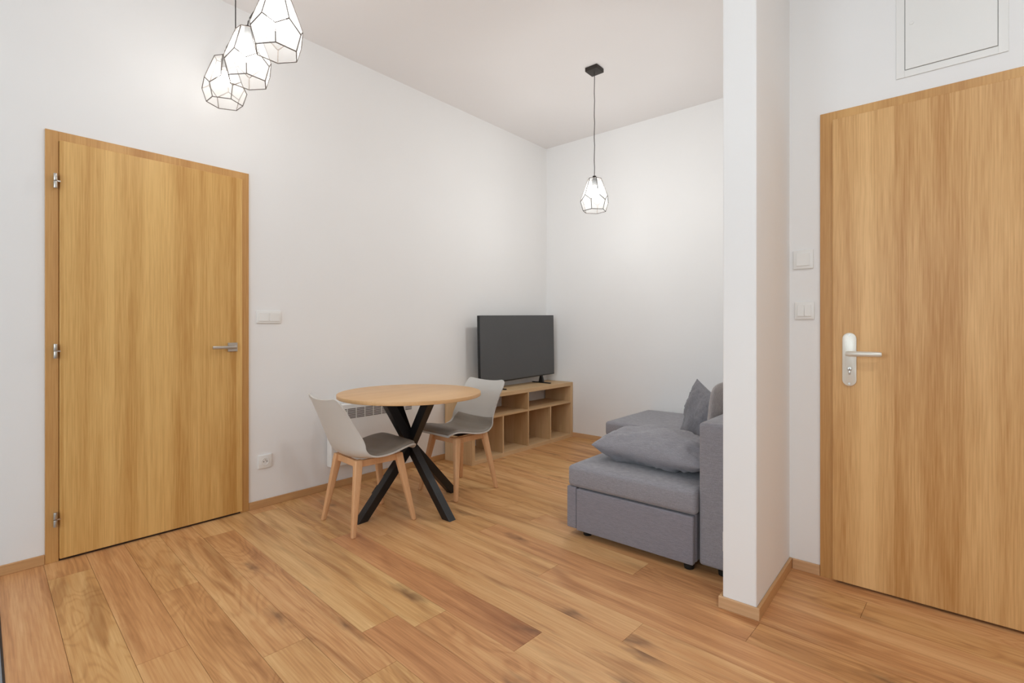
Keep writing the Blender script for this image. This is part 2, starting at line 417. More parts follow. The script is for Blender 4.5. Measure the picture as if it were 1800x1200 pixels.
# floor: oak boards turned 2.9 degrees to the walls, plus a grey tiled strip by the kitchen
def build_floor():
    ang = math.radians(-2.9); ca, sa = math.cos(ang), math.sin(ang)
    Wd, T0, gap = .152, 2.332, .0012
    ends = {0: 2.058, 1: 2.597, 2: 1.754, 3: 2.278, 5: 2.035, 6: 1.669, 9: 1.44, 10: .702, 11: 1.178, 4: .86, 7: 2.9, 8: .2,
            -1: 1.3, -2: .75, -3: 1.9, -4: .3, -5: 1.2}
    tint = {(5, -1): (.12, .2, .0), (5, 0): (.80, .3, .5), (6, -1): (.88, .25, .9), (6, 0): (.62, .9, .3), (7, -1): (.22, .2, .1),
            (7, 0): (.4, .3, .2), (4, 0): (.7, .2, .6), (3, -1): (.62, .3, .4), (3, 0): (.58, .3, .4), (2, -1): (.75, .2, .6), (2, 0): (.4, .3, .2),
            (1, -1): (.35, .3, .2), (0, -1): (.78, .2, .6), (0, 0): (.38, .6, .3), (9, -1): (.6, .8, .5), (10, -1): (.6, .8, .7),
            (8, 0): (.55, .9, .4), (10, 0): (.5, .9, .5), (11, 0): (.6, .3, .5)}
    bm = bmesh.new(); uvl = bm.loops.layers.uv.new('board'); cl = bm.loops.layers.float_color.new('board_rand')
    rnd = random.Random(5)
    for k in range(-17, 36):
        t1 = T0-Wd*k; t0 = t1-Wd
        s_ = ends.get(k, rnd.uniform(0, 2.)); cuts = [s_]
        x = s_
        while x < 6.: x += rnd.uniform(1.2, 2.2) if k > 4 else rnd.uniform(2.1, 2.3); cuts.append(x)
        x = s_
        while x > -2.: x -= rnd.uniform(1.2, 2.2); cuts.insert(0, x)
        i0 = cuts.index(s_)
        for j, (a, c) in enumerate(zip(cuts, cuts[1:])):
            col = tint.get((k, j-i0), (rnd.uniform(.35, .85), rnd.random(), rnd.uniform(.25, 1.)))
            col = (col[0], col[1], col[2]); off = rnd.uniform(0, 30)
            g = gap/2
            quad = [(a+g, t0+g), (c-g, t0+g), (c-g, t1-g), (a+g, t1-g)]
            vs = [bm.verts.new((s*ca-t*sa, s*sa+t*ca, 0)) for s, t in quad]
            f = bm.faces.new(vs)
            for lp, (s, t) in zip(f.loops, quad):
                lp[uvl].uv = (s+off, t-t0+off); lp[cl] = (*col, 1)
    # trim to the room outline and to the tiled strip
    def cut(co, no):
        bmesh.ops.bisect_plane(bm, geom=bm.verts[:]+bm.edges[:]+bm.faces[:], plane_co=co, plane_no=no, clear_outer=True)
    cut((-T, 0, 0), (-1, 0, 0)); cut((X_HALL+T, 0, 0), (1, 0, 0)); cut((0, Y_BACK+T, 0), (0, 1, 0))
    cut((0, .2096-.007, 0), (-.045, -1, 0))
    # thin solid below so that boards have thickness and joints show dark
    ext = bmesh.ops.extrude_face_region(bm, geom=bm.faces[:])
    nv = [v for v in ext['geom'] if isinstance(v, bmesh.types.BMVert)]
    bmesh.ops.translate(bm, vec=(0, 0, -.012), verts=nv)
    bmesh.ops.recalc_face_normals(bm, faces=bm.faces)
    me = bpy.data.meshes.new('floor'); bm.to_mesh(me); bm.free(); me.materials.append(M['floor'])
    o = bpy.data.objects.new('floor', me); COL.objects.link(o)
    tag(o, 'oak plank floor with knots running under the table and sofa', 'floor', kind='structure')
build_floor()
struct(MB().box(-T, Y_FRONT-T, -.11, X_HALL+T, Y_BACK+T, -.013), 'floor', M['gap'], 'dark underlay showing in the joints between the floor boards', 'floor')
mb = MB(); mb.prism([(-T, Y_FRONT-T), (X_HALL+T, Y_FRONT-T), (X_HALL+T, .2096-.045*(X_HALL+T)-.012), (-T, .2096+.045*T-.012)], -.0125, -.001, 'XY')
struct(mb, 'floor', M['tile'], 'grey tiled floor strip at the lower left edge', 'floor')
mb = MB(); mb.prism([(-.0, .2096-.011), (X_HALL, .2096-.045*X_HALL-.011), (X_HALL, .2096-.045*X_HALL-.006), (0, .2096-.006)], -.012, .002, 'XY')
struct(mb, 'trim_1', M['gap'], 'dark metal edge strip between oak boards and grey tiles', 'trim')

# doors ------------------------------------------------------------
D1 = dict(y0=.3607, y1=1.2775, h=2.06)
D2 = dict(x0=2.8126, x1=3.735, h=2.0772)

def bb(name, box, mat, label):
    struct(MB().box(*box, .002), name, M[mat], label, 'baseboard')
e = .001
bb('baseboard_left', (e, Y_FRONT+e, 0, BB_T, D1['y0']-e, BB_H), 'skirt_y', 'oak baseboard left of the left door')
bb('baseboard_left', (e, D1['y1']+e, 0, BB_T, Y_BACK-e, BB_H), 'skirt_y', 'oak baseboard between the left door and the far corner')
bb('baseboard_back', (BB_T+e, Y_BACK-BB_T, 0, X_PL-BB_T-e, Y_BACK-e, BB_H), 'skirt_x', 'oak baseboard under the end wall')
bb('baseboard_partition', (X_PL-BB_T, Y_PF-BB_T, 0, X_PR+BB_T, Y_PF-e, BB_H), 'skirt_x', 'oak baseboard across the end of the white partition')
bb('baseboard_partition', (X_PL-BB_T, Y_PF, 0, X_PL-e, Y_BACK-e, BB_H), 'skirt_y', 'oak baseboard on the sofa side of the partition')
bb('baseboard_partition', (X_PR+e, Y_PF, 0, X_PR+BB_T, Y_ENTRY-e, BB_H), 'skirt_y', 'oak baseboard on the hall side of the partition')
bb('baseboard_entry', (X_PR+BB_T+e, Y_ENTRY-BB_T, 0, D2['x0']-e, Y_ENTRY-e, BB_H), 'skirt_x', 'short oak baseboard left of the entrance door')
bb('baseboard_entry', (D2['x1']+e, Y_ENTRY-BB_T, 0, X_HALL-e, Y_ENTRY-e, BB_H), 'skirt_x', 'oak baseboard right of the entrance door')
bb('baseboard_right', (X_HALL-BB_T, Y_FRONT+e, 0, X_HALL-e, Y_ENTRY-BB_T-e, BB_H), 'skirt_y', 'oak baseboard along the right hand wall')

def hinge(y, z, parent):
    mb = MB()
    mb.cyl((.034, y, z+.018), .0075, .033, seg=16, bev=.001); mb.cyl((.034, y, z-.018), .0075, .033, seg=16, bev=.001)
    mb.box(.014, y-.004, z-.03, .03, y+.004, z+.03)
    mb.box(.030, y+.004, z-.003, .036, y+.018, z+.003)
    return mb.build('hinge', M['nickel'], parent, smooth=.7)

# door_1: interior door on the long wall
d1 = thing('door_1', 'golden oak interior door with three hinges in the left wall', 'door', (0, 0, 0), kind='structure')
y0, y1, h = D1['y0'], D1['y1'], D1['h']; fw = .048; ft = .0112
mb = MB()
mb.box(e, y0, 0, ft, y0+fw, h, .0015); mb.box(e, y1-fw, 0, ft, y1, h, .0015); mb.box(e, y0+fw, h-fw, ft-.0003, y1-fw, h, .0015)
mb.build('door_frame', M['frame'], d1)
MB().box(e, y0+fw, .0, .0085, y1-fw, .012).build('threshold_gap', M['gap'], d1)  # dark strip stands in for the shade under the leaf
MB().box(e, y0+fw-.0005, .012, .0075, y0+fw+.01, h-fw).build('rebate_gap', plain('rebate_shade_brown', (140, 98, 55), .7), d1)  # brown strip painted as the shadow line beside the leaf
MB().box(.002, y0+fw+.002, .012, .024, y1-fw+.006, h-fw+.004, .003).build('leaf', M['door_left'], d1)
for z in (1.816, 1.007, .207): hinge(y0+fw-.014, z, d1)
hd = MB(); hd.box(.0235, 1.152, .978, .033, 1.205, 1.031, .002); hd = hd.build('handle_rose', M['nickel'], d1)
lv = MB(); lv.cyl((.047, 1.178, 1.0045), .0095, .03, 'X', 16); lv.box(.055, 1.06, .9955, .066, 1.19, 1.0135, .003)
lv.build('lever', M['nickel'], hd, smooth=.6)

# door_2: entrance door
d2 = thing('door_2', 'large honey oak entrance door with long handle plate on the right', 'door', (0, 0, 0), kind='structure')
x0, x1, h = D2['x0'], D2['x1'], D2['h']
yw = Y_ENTRY
mb = MB()
mb.box(x0, yw-.0115, 0, x0+.062, yw-e, h, .0015); mb.box(x1-.062, yw-.0115, 0, x1, yw-e, h, .0015)
mb.box(x0+.062, yw-.0112, h-.05, x1-.062, yw-e, h, .0015)
mb.build('door_frame', M['frame'], d2)
MB().box(x0+.055, yw-.010, .0, x1-.055, yw-e, .012).build('threshold_gap', M['gap'], d2)  # dark strip painted as shade below the entrance leaf
LF = yw-.034
MB().box(x0+.05, LF, .010, x1-.05, yw-.003, h-.043, .003).build('leaf', M['door_entry'], d2)
# long plate with rounded ends
pl = []
cx, hw, za, zb = 2.926, .0255, .867, 1.096
for k in range(13):
    a = PI*k/12; pl.append((cx+hw*math.cos(a), zb-hw+hw*math.sin(a)))
for k in range(13):
    a = PI+PI*k/12; pl.append((cx+hw*math.cos(a), za+hw+hw*math.sin(a)))
plate = MB().prism(pl, LF-.0085, LF, 'XZ', .0012).build('handle_plate', M['alu'], d2, smooth=.6)
lv = MB()
lv.cyl((2.922, LF-.022, 1.007), .0105, .03, 'Y', 20)
lv.tube([(2.918, LF-.036, 1.007), (2.930, LF-.041, 1.007), (2.96, LF-.045, 1.0075), (3.0, LF-.046, 1.0075), (3.030, LF-.045, 1.007), (3.040, LF-.043, 1.007)],
        [.0095, .0112, .0114, .0114, .0110, .0098], 14)
lv.build('lever', M['alu'], plate, smooth=.7)
mb = MB(); mb.cyl((2.927, LF-.0105, .9405), .0085, .004, 'Y', 20, bev=.001); mb.box(2.9235, LF-.0125, .917, 2.9305, LF-.0085, .934, .0015)
lk = mb.build('lock_cylinder', M['nickel'], plate, smooth=.6)
MB().box(2.926, LF-.0131, .9355, 2.928, LF-.0124, .9455).build('keyhole', M['hole'], plate)
for z in (.877, 1.086): MB().cyl((2.926, LF-.0092, z), .0042, .002, 'Y', 12).build('screw', M['nickel'], plate, smooth=.6)

# access hatch above the entrance door
hx0, hx1, hz0, hz1 = 3.084, 3.418, 2.150, 2.60
hatch = thing('access_panel', 'white square access panel on the wall above the entrance door', 'access panel', (0, 0, 0))
mb = MB(); t_ = .028
mb.box(hx0, yw-.005, hz0, hx0+t_, yw-e, hz1, .001); mb.box(hx1-t_, yw-.005, hz0, hx1, yw-e, hz1, .001)
mb.box(hx0+t_, yw-.005, hz0, hx1-t_, yw-e, hz0+t_, .001); mb.box(hx0+t_, yw-.005, hz1-t_, hx1-t_, yw-e, hz1, .001)
mb.build('panel_frame', M['hatch'], hatch)
MB().box(hx0+t_-.002, yw-.003, hz0+t_-.002, hx1-t_+.002, yw-.0008, hz1-t_+.002).build('shadow_gap', plain('gap_shade_grey', (150, 148, 145), .7), hatch)  # grey backing colours in the shade of the panel joint
MB().box(hx0+t_+.0022, yw-.008, hz0+t_+.0022, hx1-t_-.0022, yw-.003, hz1-t_-.0022, .001).build('panel_door', M['hatch'], hatch)
MB().cyl((3.135, yw-.009, 2.365), .007, .003, 'Y', 16, bev=.0006).build('latch', M['white'], hatch, smooth=.6)

# switches and sockets ----------------------------------------------
def wall_plate(name, label, cat, pos, w, h, face, rockers, group=None, socket=False):
    """face 'X' = mounted on a wall facing +X (width along Y), 'Y' = wall facing -Y (width along X)"""
    rz = PI/2 if face == 'X' else 0.
    t = thing(name, label, cat, pos, rz, group)
    # local: plate in XZ plane, front towards -Y
    MB().box(-w/2, -.009, -h/2, w/2, -.0005, h/2, .003, 3).build('plate', M['white'], t, smooth=.7)
    for (a, c, tilt) in rockers:
        mb = MB()
        mb.hexa([(a, -.009, -h/2+.014), (c, -.009, -h/2+.014), (c, -.009-.0035-tilt, -h/2+.014), (a, -.009-.0035-tilt, -h/2+.014)],
                [(a, -.009, h/2-.014), (c, -.009, h/2-.014), (c, -.009-.0035+tilt, h/2-.014), (a, -.009-.0035+tilt, h/2-.014)], .0008)
        mb.build('rocker', M['white'], t)
    if socket:
        b = MB(); b.cyl((0, -.0095, 0), .0225, .001, 'Y', 32); ring = b.build('socket_face', M['white'], t, smooth=.6)
        mb = MB()
        for k in range(32):                     # raised collar of the recessed socket
            pass
        pts = [(math.cos(2*PI*k/32)*.0215, -.0102, math.sin(2*PI*k/32)*.0215) for k in range(33)]
        MB().tube(pts, .0016, 8, False).build('collar', M['enamel'], t, smooth=.7)
        for sx in (-.0095, .0095): MB().cyl((sx, -.0102, 0), .0028, .0012, 'Y', 12).build('pin_hole', M['hole'], t)
        MB().cyl((0, -.0125, .0095), .0024, .006, 'Y', 12).build('earth_pin', M['nickel'], t, smooth=.7)
    return t
wall_plate('light_switch', 'wide double white switch plate right of the left oak door', 'light switch', (0, 1.400, 1.187), .152, .080, 'X',
           [(-.062, -.004, .0012), (.004, .062, 0)])
wall_plate('wall_socket', 'white power socket low on the wall right of the left door', 'socket', (0, 1.376, .282), .084, .084, 'X', [], socket=True)
wall_plate('light_switch', 'upper single white switch left of the entrance door', 'light switch', (2.745, Y_ENTRY, 1.432), .082, .086, 'Y', [(-.027, .027, 0)])
wall_plate('light_switch', 'lower double white switch left of the entrance door', 'light switch', (2.750, Y_ENTRY, 1.197), .080, .080, 'Y',
           [(-.028, -.0008, .0012), (.0008, .028, .0012)])
sk = thing('wall_socket', 'white socket peeking out from behind the partition edge near the sofa', 'socket', (X_PL+.006, Y_PF+.055, .256), -PI/2)
MB().box(-.04, -.011, -.04, .04, -.0005, .04, .003, 3).build('plate', M['white'], sk, smooth=.7)
MB().cyl((0, -.0115, 0), .0225, .001, 'Y', 32).build('socket_face', M['white'], sk, smooth=.6)

# ================================================================== CONVECTOR HEATER
ht = thing('convector_heater', 'white wall convector heater with grille on the wall behind the table', 'heater', (0, 0, 0))
hy0, hy1, hz0, hz1, hx = 1.785, 2.53, .165, .585, .078
MB().box(.018, hy0, hz0, hx, hy1, hz1, .006, 3).build('casing', M['enamel'], ht, smooth=.6)
MB().box(.001, hy0+.1, hz0+.08, .0185, hy1-.1, hz1-.06).build('wall_bracket', M['enamel'], ht)
gy0, gy1, gz0, gz1 = 1.835, 2.47, .482, .555
g = MB()
rows, cols = 7, 9
cw = (gy1-gy0)/cols; rh = (gz1-gz0)/rows
for r in range(rows):
    for c in range(cols):
        g.box(hx-.001, gy0+c*cw+.004, gz0+r*rh+.0025, hx+.0012, gy0+(c+1)*cw-.004, gz0+(r+1)*rh-.0025)
g.build('grille', M['slot'], ht, label='dark slotted air grille')

# ================================================================== TV BENCH
ux0, ux1, uy0, uy1, uz = .018, .345, 2.866, 4.331, .564
un = thing('tv_bench', 'pale oak open cube shelf unit carrying the television', 'tv bench', (0, 0, 0))
tk, ti = .036, .016
MB().box(ux0, uy0, uz-tk, ux1, uy1, uz, .0012).build('top_board', M['shelf'], un)
MB().box(ux0, uy0+tk, 0, ux1, uy1-tk, tk, .0012).build('bottom_board', M['shelf'], un)
for a in (uy0, uy1-tk): MB().box(ux0, a, 0, ux1, a+tk, uz-tk-.0003, .0012).build('side_panel', M['shelf_v'], un)
mid = (uy0+uy1)/2; zs = .363
MB().box(ux0, uy0+tk, zs-ti/2, ux1-.001, mid-ti/2, zs+ti/2, .0008).build('shelf', M['shelf'], un)
MB().box(ux0, mid+ti/2, zs-ti/2, ux1-.001, uy1-tk, zs+ti/2, .0008).build('shelf', M['shelf'], un)
MB().box(ux0, mid-ti/2, tk, ux1-.0005, mid+ti/2, uz-tk, .0008).build('divider', M['shelf_v'], un)
for a in ((uy0+tk+mid)/2, (uy1-tk+mid)/2):
    MB().box(ux0, a-ti/2, tk, ux1-.002, a+ti/2, zs-ti/2, .0008).build('divider', M['shelf_v'], un)

# ================================================================== TELEVISION
TVW, TVH = 1.112, .612
tvx, tvy = .150, 3.707
tv = thing('television', 'large flat television with grey switched off screen on the oak bench', 'television', (tvx, tvy, uz), 0.)
TB = .066
def tvrot(mb_):
    """slight lean of the panel on its two small feet"""
    bmesh.ops.transform(mb_.bm, matrix=Matrix.Translation((0, 0, TB)) @ Matrix.Rotation(math.radians(1.3), 4, 'X') @ Matrix.Translation((0, 0, -TB)), verts=mb_.bm.verts)
    return mb_
tvrot(MB().box(-.018, -TVW/2, TB, .010, TVW/2, TB+TVH, .004, 3)).build('casing', M['tv_black'], tv, smooth=.6)
tvrot(MB().box(.009, -TVW/2+.006, TB+.012, .0115, TVW/2-.006, TB+TVH-.006, .0008)).build('screen', M['screen'], tv)
tvrot(MB().box(-.045, -TVW*.33, TB+.06, -.017, TVW*.33, TB+TVH*.6, .008)).build('rear_housing', M['tv_black'], tv)
for yy in (-.33, .345):
    mb = MB()
    mb.box(-.115, yy-.011, .0005, .115, yy+.011, .010, .004)
    mb.hexa([(-.03, yy-.010, .008), (.03, yy-.010, .008), (.03, yy+.010, .008), (-.03, yy+.010, .008)],
            [(-.012, yy-.012, TB+.01), (.008, yy-.012, TB+.01), (.008, yy+.012, TB+.01), (-.012, yy+.012, TB+.01)])
    mb.build('foot', M['tv_black'], tv)

# ================================================================== ROUND TABLE
tx, ty, tz, tr = .688, 1.978, .716, .442
tb = thing('round_table', 'round oak topped dining table on crossed black steel legs', 'table', (tx, ty, 0))
mb = MB(); mb.cyl((0, 0, tz-.011), tr, .022, 'Z', 128, bev=.003)
mb.build('tabletop', M['top'], tb, smooth=.5)
MB().cyl((0, 0, tz-.0265), .215, .009, 'Z', 48, bev=.001).build('mounting_plate', M['black'], tb, smooth=.5)
zt, zh = tz-.0305, .385
def vleg(ang, rf=.358, rt=.182):
    """bent flat bar: foot on one side, through the hub, up to the far side"""
    b = bmesh.new(); w, t = .066, .05
    st = [(rf, 0., w), (0., zh, w*1.02), (-rt, zt, w)]
    rings = []
    for r, z, ww in st:
        rings.append([b.verts.new((r+sx*ww/2, sy*t/2, z)) for sx, sy in ((-1, -1), (1, -1), (1, 1), (-1, 1))])
    for A_, B_ in zip(rings, rings[1:]):
        for k in range(4): b.faces.new((A_[k], A_[(k+1) % 4], B_[(k+1) % 4], B_[k]))
    b.faces.new(rings[0][::-1]); b.faces.new(rings[-1])
    bmesh.ops.recalc_face_normals(b, faces=b.faces)
    bmesh.ops.bevel(b, geom=[e_ for e_ in b.edges if e_.calc_face_angle(0) > 1.], offset=.002, segments=2, profile=.5, affect='EDGES')
    mb = MB(); mb.add(b, Matrix.Rotation(ang, 4, 'Z')); return mb
for k in range(4): vleg(k*PI/2).build('leg', M['black'], tb)

# ================================================================== CHAIRS
#        y      z     half width  side raise
ST = [(.218, .408, .150, .004), (.214, .426, .176, .006), (.188, .438, .200, .008), (.13, .434, .215, .008), (.06, .419, .222, .008),
      (-.01, .406, .225, .013), (-.07, .399, .225, .024), (-.125, .404, .222, .042), (-.172, .432, .218, .064), (-.205, .488, .212, .074),
      (-.230, .556, .206, .064), (-.255, .627, .202, .050), (-.278, .690, .203, .040), (-.294, .734, .199, .034)]
def shell_pt(u, v, off=0., wid=1.):
    """u 0..1 across, v 0..1 from the front lip to the top of the back"""
    y, z, w, r = catmull(ST, v)
    y2, z2, _, _ = catmull(ST, min(1, v+.01)); y1, z1, _, _ = catmull(ST, max(0, v-.01))
    ty_, tz_ = y2-y1, z2-z1; l = math.hypot(ty_, tz_); ny, nz = tz_/l, -ty_/l
    if v < .0: ny, nz = 0, 1
    s = (u*2-1)*wid
    k = abs(s)**2.3*r
    x = s*w*(1-.06*abs(s)**6)
    dz = (.012*abs(s)**2-.030*max(0., (abs(s)-.72)/.28)**2.5)*max(0., (v-.82)/.18)**1.5
    return Vector((x, y+ny*(k+off), z+nz*(k+off)+dz))
def shell_mesh(off0, off1, v0, v1, wid, nu=26, nv=48, puff=0.):
    b = bmesh.new(); A_, B_ = [], []
    for i in range(nu+1):
        ra, rb = [], []
        for j in range(nv+1):
            u = i/nu; v = v0+(v1-v0)*j/nv
            p = 0.
            if puff:
                q = max(0, 1-abs(2*u-1)**6)*max(0, 1-abs(2*(j/nv)-1)**8)
                p = puff*q**.5
                p += .0022*mnoise.noise(Vector((u*3, v*38, 1.3)))*q
            wv = wid
            if puff: wv = wid*(1-.10*abs(2*j/nv-1)**8)
            ra.append(b.verts.new(shell_pt(u, v, off0, wv))); rb.append(b.verts.new(shell_pt(u, v, off1+p, wv)))
        A_.append(ra); B_.append(rb)
    for i in range(nu):
        for j in range(nv):
            b.faces.new((A_[i][j], A_[i+1][j], A_[i+1][j+1], A_[i][j+1]))
            b.faces.new((B_[i][j], B_[i][j+1], B_[i+1][j+1], B_[i+1][j]))
    for j in range(nv):
        for i_ in (0, nu):
            b.faces.new((A_[i_][j], A_[i_][j+1], B_[i_][j+1], B_[i_][j]))
    for i in range(nu):
        for j_ in (0, nv):
            b.faces.new((A_[i][j_], A_[i+1][j_], B_[i+1][j_], B_[i][j_]))
    bmesh.ops.recalc_face_normals(b, faces=b.faces)
    mb = MB(); mb.add(b); return mb
def make_chair(label, loc, rz):
    c = thing('dining_chair', label, 'chair', loc, rz, None)
    shell_mesh(-.009, 0., 0., 1., 1.).build('shell', M['shell'], c, smooth=1.1)
    shell_mesh(.0003, .001,   .055, .68, .92, puff=.020).build('seat_pad', M['pad'], c, smooth=1.1, label='darker taupe padded seat cushion')
    for sx in (-1, 1):
        for sy in (-1, 1):
            top = Vector((sx*.118, sy*.125, .393)); bot = Vector((sx*.183, sy*.190+.003, 0.))
            mb = MB()
            def sq(p, a, c_, rot=0): return [(p.x-a/2, p.y-c_/2, p.z), (p.x+a/2, p.y-c_/2, p.z), (p.x+a/2, p.y+c_/2, p.z), (p.x-a/2, p.y+c_/2, p.z)]
            mb.hexa(sq(bot, .024, .024), sq(top, .036, .046), .006, 3)
            mb.build('leg', M['beech'], c, smooth=.6)
    mb = MB()
    for sx in (-1, 1): mb.box(sx*.118-.010, -.125, .352, sx*.118+.010, .125, .389, .003)
    for sy in (-1, 1): mb.box(-.118, sy*.125-.010, .351, .118, sy*.125+.010, .388, .003)
    mb.build('seat_frame', M['beech'], c)
    MB().box(-.06, -.06, .380, .06, .06, .394, .002).build('mounting_block', M['black'], c)
    return c
ch1 = make_chair('grey shell chair with taupe pad, back to the viewer, left of the table', (.688, 1.672, 0), math.radians(-5.))
ch2 = copy_tree(ch1); ch2.location = (.674, 2.408, 0); ch2.rotation_euler = (0, 0, math.radians(179.))
tag(ch2, 'grey shell chair facing the viewer between the round table and shelf unit')
for c in (ch1, ch2): c['group'] = 'shell chairs at the round table'

# ================================================================== SOFA BED
sf = thing('corner_sofa', 'grey fabric corner sofa bed with pull out drawer beside the partition', 'sofa', (0, 0, 0))
sx0, sx1, sy0, sy1 = 1.680, 2.378, 2.262, 4.300
zb_, zm, zt_ = .040, .262, .376
cx0, cy0 = 1.185, 3.525
def softbox(name, box, bev, mat, parent, puff=0., label=None):
    """upholstered block: bevelled edges and a slightly crowned, gently uneven top"""
    x0, y0, z0, x1, y1, z1 = box
    b = bmesh.new(); nx = max(2, int((x1-x0)/.05)); ny = max(2, int((y1-y0)/.05)); nz = max(2, int((z1-z0)/.04))
    bmesh.ops.create_cube(b, size=1)
    bmesh.ops.scale(b, vec=(x1-x0, y1-y0, z1-z0), verts=b.verts)
    bmesh.ops.translate(b, vec=((x0+x1)/2, (y0+y1)/2, (z0+z1)/2), verts=b.verts)
    bmesh.ops.bevel(b, geom=b.edges[:], offset=bev, segments=4, profile=.5, affect='EDGES')
    for ax, n, lo, hi in ((0, nx, x0, x1), (1, ny, y0, y1), (2, nz, z0, z1)):
        for k in range(1, n):
            co = [0, 0, 0]; no = [0, 0, 0]; co[ax] = lo+(hi-lo)*k/n; no[ax] = 1
            bmesh.ops.bisect_plane(b, geom=b.verts[:]+b.edges[:]+b.faces[:], plane_co=co, plane_no=no)
    for v in b.verts:
        c = v.co
        fx = max(0., 1-abs((c.x-x0)/(x1-x0)*2-1)**6); fy = max(0., 1-abs((c.y-y0)/(y1-y0)*2-1)**6); fz = max(0., 1-abs((c.z-z0)/(z1-z0)*2-1)**4)
        w = mnoise.noise(c*6)*.3+1
        if c.z > z1-bev*.2: c.z += puff*fx*fy*w
        if c.y < y0+bev*.2: c.y -= puff*.5*fx*fz*w
        if c.x < x0+bev*.2: c.x -= puff*.5*fy*fz*w
    mb = MB(); mb.add(b)
    return mb.build(name, mat, parent, smooth=.7, label=label)
F = M['fabric']
softbox('seat_base', (sx0, sy0+.030, zb_, sx1-.004, cy0-.004, zm), .006, M['fabric_b'], sf)
softbox('corner_post', (sx0, sy0+.000, zb_, 1.7385, sy0+.0295, zm-.0005), .006, M['fabric_b'], sf)
softbox('chaise_base', (cx0+.008, cy0+.006, zb_, sx1-.004, sy1, zm), .010, M['fabric_b'], sf)
softbox('seat_mattress', (sx0+.006, sy0-.004, zm, sx1+.006, cy0-.002, zt_), .022, F, sf, .006)
softbox('chaise_mattress', (cx0, cy0, zm, sx1-.002, sy1, zt_-.004), .022, F, sf, .005)
softbox('drawer_front', (1.7425, sy0-.004, .036, 2.370, sy0+.0295, .2565), .005, M['fabric_b'], sf, .0005)
softbox('backrest', (2.388, 2.284, .040, 2.542, sy1, .686), .014, F, sf, .003)
for (fx, fy) in ((1.775, 2.32), (2.335, 2.305), (1.715, 2.40), (1.23, 3.60), (1.23, 4.22), (2.33, 4.22), (2.48, 2.34), (2.48, 4.22)):
    MB().cyl((fx, fy, .0215), .022, .041, 'Z', 20, r2=.026, bev=.002).build('foot', M['hole'], sf, smooth=.6)

# cushions -----------------------------------------------------------
def pillow(name, label, w, h, t, mat, loc, rot, seed=0., cat='cushion', wr=.006, pinch=.07, group=None, freq=5., rnd=0.):
    """stuffed cushion: w along local X, h along local Y, thickness along local Z, pulled-out corners and creases"""
    b = bmesh.new(); n = 44
    def P(i, j, s):
        u = -math.cos(PI*i/n); v = -math.cos(PI*j/n)
        px = u*w/2*(1-pinch*(1-v*v)); py = v*h/2*(1-pinch*(1-u*u))
        q = max(0., (1-abs(u)**2.4))*max(0., (1-abs(v)**2.4))
        px *= 1-rnd*(abs(u)*abs(v))**6; py *= 1-rnd*(abs(u)*abs(v))**6
        z = t/2*q**.52
        edge = math.exp(-((1-abs(u))/.35)**2)+math.exp(-((1-abs(v))/.35)**2)
        cr = mnoise.noise(Vector((u*freq*(1 if abs(v) < abs(u) else 2.1)+seed, v*freq*(2.1 if abs(v) < abs(u) else 1), seed+s)))
        cr2 = mnoise.noise(Vector((u*2+seed*3, v*2, s*3.)))
        z += (wr*cr*(.35+edge)+wr*1.4*cr2)*min(1, q*3)
        return (px, py, s*max(z, .0))
    top = [[b.verts.new(P(i, j, 1)) for j in range(n+1)] for i in range(n+1)]
    bot = [[top[i][j] if i in (0, n) or j in (0, n) else b.verts.new(P(i, j, -1)) for j in range(n+1)] for i in range(n+1)]
    for i in range(n):
        for j in range(n):
            b.faces.new((top[i][j], top[i+1][j], top[i+1][j+1], top[i][j+1]))
            b.faces.new((bot[i][j], bot[i][j+1], bot[i+1][j+1], bot[i+1][j]))
    mb = MB(); mb.add(b)
    o = mb.build(name, mat, None, smooth=True, origin=(0, 0, 0))
    o.location = loc; o.rotation_euler = rot
    return tag(o, label, cat, group)
pillow('throw_pillow', 'grey throw pillow lying flat on the near end of the sofa seat', .64, .43, .19, M['fabric'],
       (2.064, 2.602, .466), (math.radians(2), math.radians(1), math.radians(-4)), 1.7, pinch=.045, rnd=.03, wr=.017, group='grey cushions on the sofa')
pillow('throw_pillow', 'darker grey throw pillow standing upright against the sofa back', .42, .40, .15, M['fabric_d'],
       (2.172, 2.915, .572), (math.radians(90-10), math.radians(12), math.radians(-50)), 4.1, wr=.010, freq=8., group='grey cushions on the sofa')
pillow('back_cushion', 'large lighter grey back cushion behind the upright throw pillow', .80, .46, .11, M['fabric_l'],
       (2.334, 2.975, .600), (math.radians(90-3), 0, math.radians(-90)), 9.2, wr=.004, pinch=.0, rnd=.10, group='grey cushions on the sofa')

